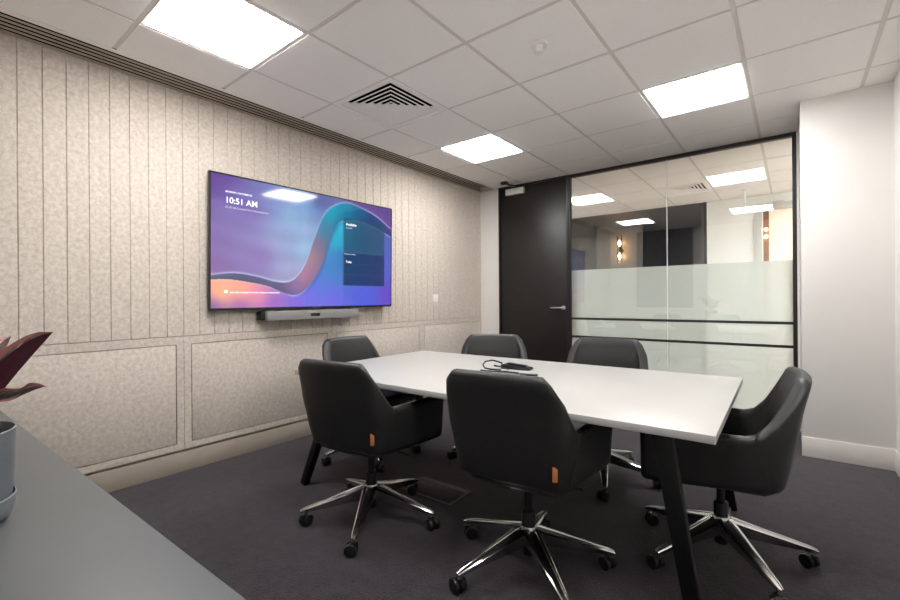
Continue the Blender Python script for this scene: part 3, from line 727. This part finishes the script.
def make_chair(base_off=90):
    t = empty('conference_chair')
    shell_mesh().build('shell', M['leather'], t, ang=60)
    # seat cushion
    b = bmesh.new(); prof = []
    pts = [(-.225, -.16), (-.17, -.2), (0, -.21), (.17, -.2), (.225, -.16), (.235, 0), (.236, .2), (.228, .25), (.19, .268), (0, .275), (-.19, .268), (-.228, .25), (-.236, .2), (-.235, 0)]
    levels = [(.0, .395, .86), (0, .40, .96), (0, .42, 1), (0, .452, 1), (0, .47, .97), (0, .478, .88), (0, .482, .55)]
    R_ = [[b.verts.new((x*k, y*k + .02*(1-k), z)) for x, y in pts] for _, z, k in levels]
    for A, B in zip(R_, R_[1:]):
        for i in range(len(pts)): b.faces.new((A[i], A[(i+1) % len(pts)], B[(i+1) % len(pts)], B[i]))
    b.faces.new(R_[0][::-1]); b.faces.new(R_[-1])
    bmesh.ops.recalc_face_normals(b, faces=b.faces[:])
    m = MB(); m.merge(b); so_ = m.build('seat', M['leather'], t, ang=60)
    # piping down the seam between back and side panels
    for sg in (-1, 1):
        pp = []
        for k in range(19):
            q = k/18; z = .64*(1-q) + .43*q; s = sg*(.545 - .09*sstep(0, 1, q)); p = U(s, z); n_ = (U(s, z, -.01)-p); pp.append(p - n_*.08)
        MB().tube(pp, .0028, 8).build('piping', M['leather'], t)
    # tan tag on the right hand rear edge
    p = U(.375, .505); p2 = U(.39, .505); tdir = (p2-p).normalized(); nrm = Vector((tdir.y, -tdir.x, 0))
    b = MB(); b.bar(p+nrm*.002+Vector((0, 0, -.028)), p+nrm*.002+Vector((0, 0, .028)), .019, .004, side=tdir, bev=.001)
    tg = b.build('leather_tag', M['tag'], t); tg['label'] = 'tan leather tag'
    # mechanism and gas lift
    MB().box(-.10, .10, -.14, .10, .375, .408, .008).box(-.05, .05, -.07, .06, .345, .378, .006).build('tilt_mechanism', M['plastic'], t)
    a = MB(); a.cyl((0, 0, .20), (0, 0, .36), .0165, n=24).cyl((0, 0, .06), (0, 0, .245), .029, n=28, bev=.003); a.build('gas_lift', M['plastic'], t)
    l = MB(); l.tube([(.04, .02, .37), (.16, .03, .365), (.23, .03, .36)], .006, 8); l.build('height_lever', M['plastic'], t)
    # star base: one aluminium casting
    s = MB()
    s.cyl((0, 0, .115), (0, 0, .183), .043, .034, n=30, bev=.003)
    for k in range(5):
        an = R(base_off + 72*k); d = Vector((math.cos(an), math.sin(an), 0)); sd = Vector((-d.y, d.x, 0))
        b = bmesh.new(); rings = []
        for q in [0, .15, .35, .55, .75, .93, 1.0]:
            r = .025 + .335*q; zt = .176 - .088*q; zz = zt - (.052*(1-q)+.018); w = .024*(1-q)+.0145; wl = w*.62
            if q == 1.0: w *= .8; wl *= .8; zt -= .003; zz += .003
            c_ = d*r
            sec = [(-w, zt-.004), (-w*.72, zt), (-w*.45, zt), (-w*.40, zt-.003), (w*.40, zt-.003), (w*.45, zt), (w*.72, zt), (w, zt-.004), (wl, zz+.003), (wl*.7, zz), (-wl*.7, zz), (-wl, zz+.003)]
            rings.append([b.verts.new(c_ + sd*x + Vector((0, 0, z))) for x, z in sec])
        for A, B in zip(rings, rings[1:]):
            for i in range(len(A)): b.faces.new((A[i], A[(i+1) % len(A)], B[(i+1) % len(A)], B[i]))
        b.faces.new(rings[0][::-1]); b.faces.new(rings[-1])
        bmesh.ops.recalc_face_normals(b, faces=b.faces[:]); s.merge(b)
    s.build('star_base', M['chrome'], t, ang=30)
    for k in range(5):
        an = R(base_off + 72*k); tip = Vector((.345*math.cos(an), .345*math.sin(an), 0)); caster_parts(t, tip, an + R(35 + 50*k))
    return t
CH = [  # hub x, hub y, facing rotation deg, base angle in the world, label
    (-1.778, 1.565, 7, 90, 'black leather swivel chair at the near side of the table, closest to the screen'),
    (-.908, 1.69, 3.5, 32, 'black leather swivel chair in the foreground, back turned and tan tag at its corner'),
    (-.262, 2.29, 95, 20, 'black leather swivel chair at the table end by the white pier'),
    (-2.49, 2.20, -90, 40, 'black leather swivel chair at the table end by the felt wall'),
    (-1.795, 2.80, 211, 30, 'black leather swivel chair across the table, in front of the black door'),
    (-.985, 2.83, 190, 4, 'black leather swivel chair across the table, in front of the frosted glass'),
]
proto = make_chair(90)
chairs = [proto] + [copy_tree(proto) for _ in CH[1:]]
LIFT = (.004, .015, -.018, .004, .004, .012)            # each gas lift stands at its own height
for i, (x, y, rz, bo, lab) in enumerate(CH):
    o = chairs[i]
    o.location = (x, y, 0); o.rotation_euler = (0, 0, R(rz))
    tag(o, lab, 'office chair', 'black conference chairs around the table')
    d = R(bo - rz - 90)                                 # the base swivels on its own, its feet stand as in the photo
    for k in [k for k in COL.objects if k.parent == o]:
        kind = k.name.split('.')[0]
        if kind in ('shell', 'seat', 'piping', 'leather_tag', 'tilt_mechanism', 'height_lever'): k.location.z += LIFT[i]
        if kind == 'star_base': k.rotation_euler.z = d
        elif kind == 'caster':
            k.location = Matrix.Rotation(d, 4, 'Z') @ Vector(k.location); k.rotation_euler.z = d

# ------------------------------------------------------------------ cabinet under the camera, and the plant
cbn = empty('cabinet', (-1.3, -.04, 0)); tag(cbn, 'low grey painted cabinet whose smooth top fills the near corner', 'cabinet')
b = MB(); b.box(-3.2, .45, YN+.06, .272, .706, .74, .003); inv(b.build('cabinet_top', M['greypaint']), cbn)
b = MB(); b.box(-3.19, .44, YN+.065, .225, .06, .705); inv(b.build('carcass', M['greypaint'], smooth=False), cbn)
inv(MB().box(-3.15, .4, YN+.09, .19, 0, .06).build('plinth', M['blackmetal'], smooth=False), cbn)
for k in range(6):
    x0 = -3.185+.604*k
    d_ = inv(MB().box(x0+.002, x0+.602, .225, .245, .065, .70, .002).build('door', M['greypaint']), cbn)
    hx = x0+(.56 if k % 2 == 0 else .05)
    MB().box(hx-.005, hx+.005, .245, .262, .45, .62, .002).build('door_handle', M['steel'], d_)

cbn.rotation_euler.z = .0293; cbn.location = Vector((-1.3, -.04+.0113, 0))
PC = Vector((-1.234, .050, .74))
pl = empty('potted_plant', PC); tag(pl, 'leafy plant with pink striped burgundy leaves in a grey pot on the cabinet', 'plant')
MB().lathe([(0, .022), (.088, .022), (.092, .03), (.098, .168), (.099, .175), (.0965, .176), (.094, .168), (.091, .145), (0, .145)], 56).build('pot', M['pot'], pl, ang=40)
MB().lathe([(0, 0), (.078, 0), (.089, .007), (.0955, .02), (.098, .046), (.0962, .048), (.093, .03), (.088, .021), (0, .021)], 56).build('saucer', M['pot'], pl, ang=40)
MB().lathe([(0, .152), (.05, .150), (.0905, .146), (.0905, .138), (0, .138)], 40).build('soil', M['soil'], pl)
def leaf(base, tip, width, fold, droop, up=Vector((0, 0, 1)), stem0=None, wav=.0, roll=0):
    base, tip = Vector(base), Vector(tip); b = bmesh.new(); uvl = b.loops.layers.uv.new('UVMap')
    nu, nv = 22, 10; d = (tip-base); Ln = d.length; t = d.normalized(); side = t.cross(up).normalized()
    side = Matrix.Rotation(roll, 3, t) @ side; nrm = side.cross(t).normalized()
    layers = []
    for lay in (0, 1):
        g = []
        for i in range(nu+1):
            u = i/nu; wd = width*(math.sin(PI*min(1, u**.8*1.0))**.55)*(1-.2*u) if 0 < u < 1 else .0005
            c_ = base + d*u + nrm*(droop*math.sin(PI*u))
            row = []
            for j in range(nv+1):
                v = j/nv*2-1; lift = abs(v)*wd*math.sin(fold); ww = v*wd*math.cos(fold)
                ripple = wav*math.sin(u*19+v*3)*abs(v)**2
                row.append((c_ + side*ww + nrm*(lift+ripple) - nrm*(.0007 if lay else 0), u, (v+1)/2))
            g.append(row)
        layers.append(g)
    V = [[[b.verts.new(p[0]) for p in row] for row in g] for g in layers]
    def F(vs, uvs, mi):
        f_ = b.faces.new(vs); f_.material_index = mi
        for l_, uv_ in zip(f_.loops, uvs): l_[uvl].uv = uv_
    for lay in (0, 1):
        for i in range(nu):
            for j in range(nv):
                ids = [(i, j), (i+1, j), (i+1, j+1), (i, j+1)]
                if lay: ids = ids[::-1]
                F([V[lay][a][c] for a, c in ids], [(layers[lay][a][c][1], layers[lay][a][c][2]) for a, c in ids], lay)
    for i in range(nu):
        for j in (0, nv):
            F([V[0][i][j], V[1][i][j], V[1][i+1][j], V[0][i+1][j]], [(i/nu, j/nv)]*4, 1)
    me = bpy.data.meshes.new('leaf'); b.normal_update(); b.to_mesh(me); b.free()
    o = bpy.data.objects.new('leaf', me); COL.objects.link(o); o.parent = pl
    me.materials.append(M['leaf_top']); me.materials.append(M['leaf_under'])
    me.polygons.foreach_set('use_smooth', [True]*len(me.polygons)); me.set_sharp_from_angle(angle=R(60))
    if stem0 is not None:
        MB().tube([stem0, (Vector(stem0)+base)/2+Vector((0, 0, .004)), base], .0028, 8).build('stem', M['leaf_under'], pl)
    return o
leaf((.0, .03, .160), (.142, .131, .364), .064, R(60), .004, stem0=(-.0, .02, .145), wav=.0015, roll=R(46))
leaf((-.04, .01, .185), (.153, .119, .266), .026, R(34), .006, stem0=(-.005, .005, .15), wav=.006, roll=R(42))
leaf((.0, .01, .15), (.085, .062, .276), .046, R(58), .004, stem0=(0, .0, .145), roll=R(15))
leaf((-.01, -.01, .175), (.105, .055, .235), .030, R(30), .01, stem0=(0, -.01, .15), roll=R(10))
for k in range(9):
    an = R(150 + 19*k + random.uniform(-6, 6)); ln = random.uniform(.16, .26); rz_ = random.uniform(.08, .24)
    d_ = Vector((math.cos(an), math.sin(an), 0)); b0 = d_*.03 + Vector((0, 0, .20+.012*(k % 4)))
    leaf(b0, b0 + d_*ln + Vector((0, 0, rz_)), random.uniform(.035, .055), R(25), .02, stem0=(d_.x*.008, d_.y*.008, .15), wav=.002)
leaf((-.03, -.02, .24), (-.08, -.03, .48), .05, R(25), .02, up=Vector((.8, -.6, 0)), stem0=(0, 0, .15))

# ------------------------------------------------------------------ world, camera, colour
w = bpy.data.worlds.new('night outside'); S.world = w; w.use_nodes = True
w.node_tree.nodes['Background'].inputs[0].default_value = (.02, .022, .03, 1); w.node_tree.nodes['Background'].inputs[1].default_value = .3
cd = bpy.data.cameras.new('camera'); cam = bpy.data.objects.new('camera', cd); COL.objects.link(cam)
yaw, roll, fpx = .6671, -.0075, 436.0
Fv = Vector((-math.sin(yaw), math.cos(yaw), 0)); R0 = Vector((math.cos(yaw), math.sin(yaw), 0)); U0 = Vector((0, 0, 1))
Rv = math.cos(roll)*R0 + math.sin(roll)*U0; Uv = -math.sin(roll)*R0 + math.cos(roll)*U0
mt = Matrix((Rv, Uv, -Fv)).transposed().to_4x4(); mt.translation = (0, 0, 1.16)
cam.matrix_world = mt
cd.sensor_width = 36; cd.lens = 36*fpx/900; cd.shift_y = -.74/900; cd.clip_start = .02; cd.clip_end = 60
S.camera = cam
S.view_settings.view_transform = 'Standard'; S.view_settings.look = 'None'; S.view_settings.gamma = 1; S.view_settings.exposure = 1.76
S.view_settings.use_curve_mapping = False
S.cycles.use_denoising = True
S.cycles.max_bounces = 10; S.cycles.diffuse_bounces = 6; S.cycles.transparent_max_bounces = 16
S.cycles.sample_clamp_indirect = 8; S.cycles.caustics_reflective = False
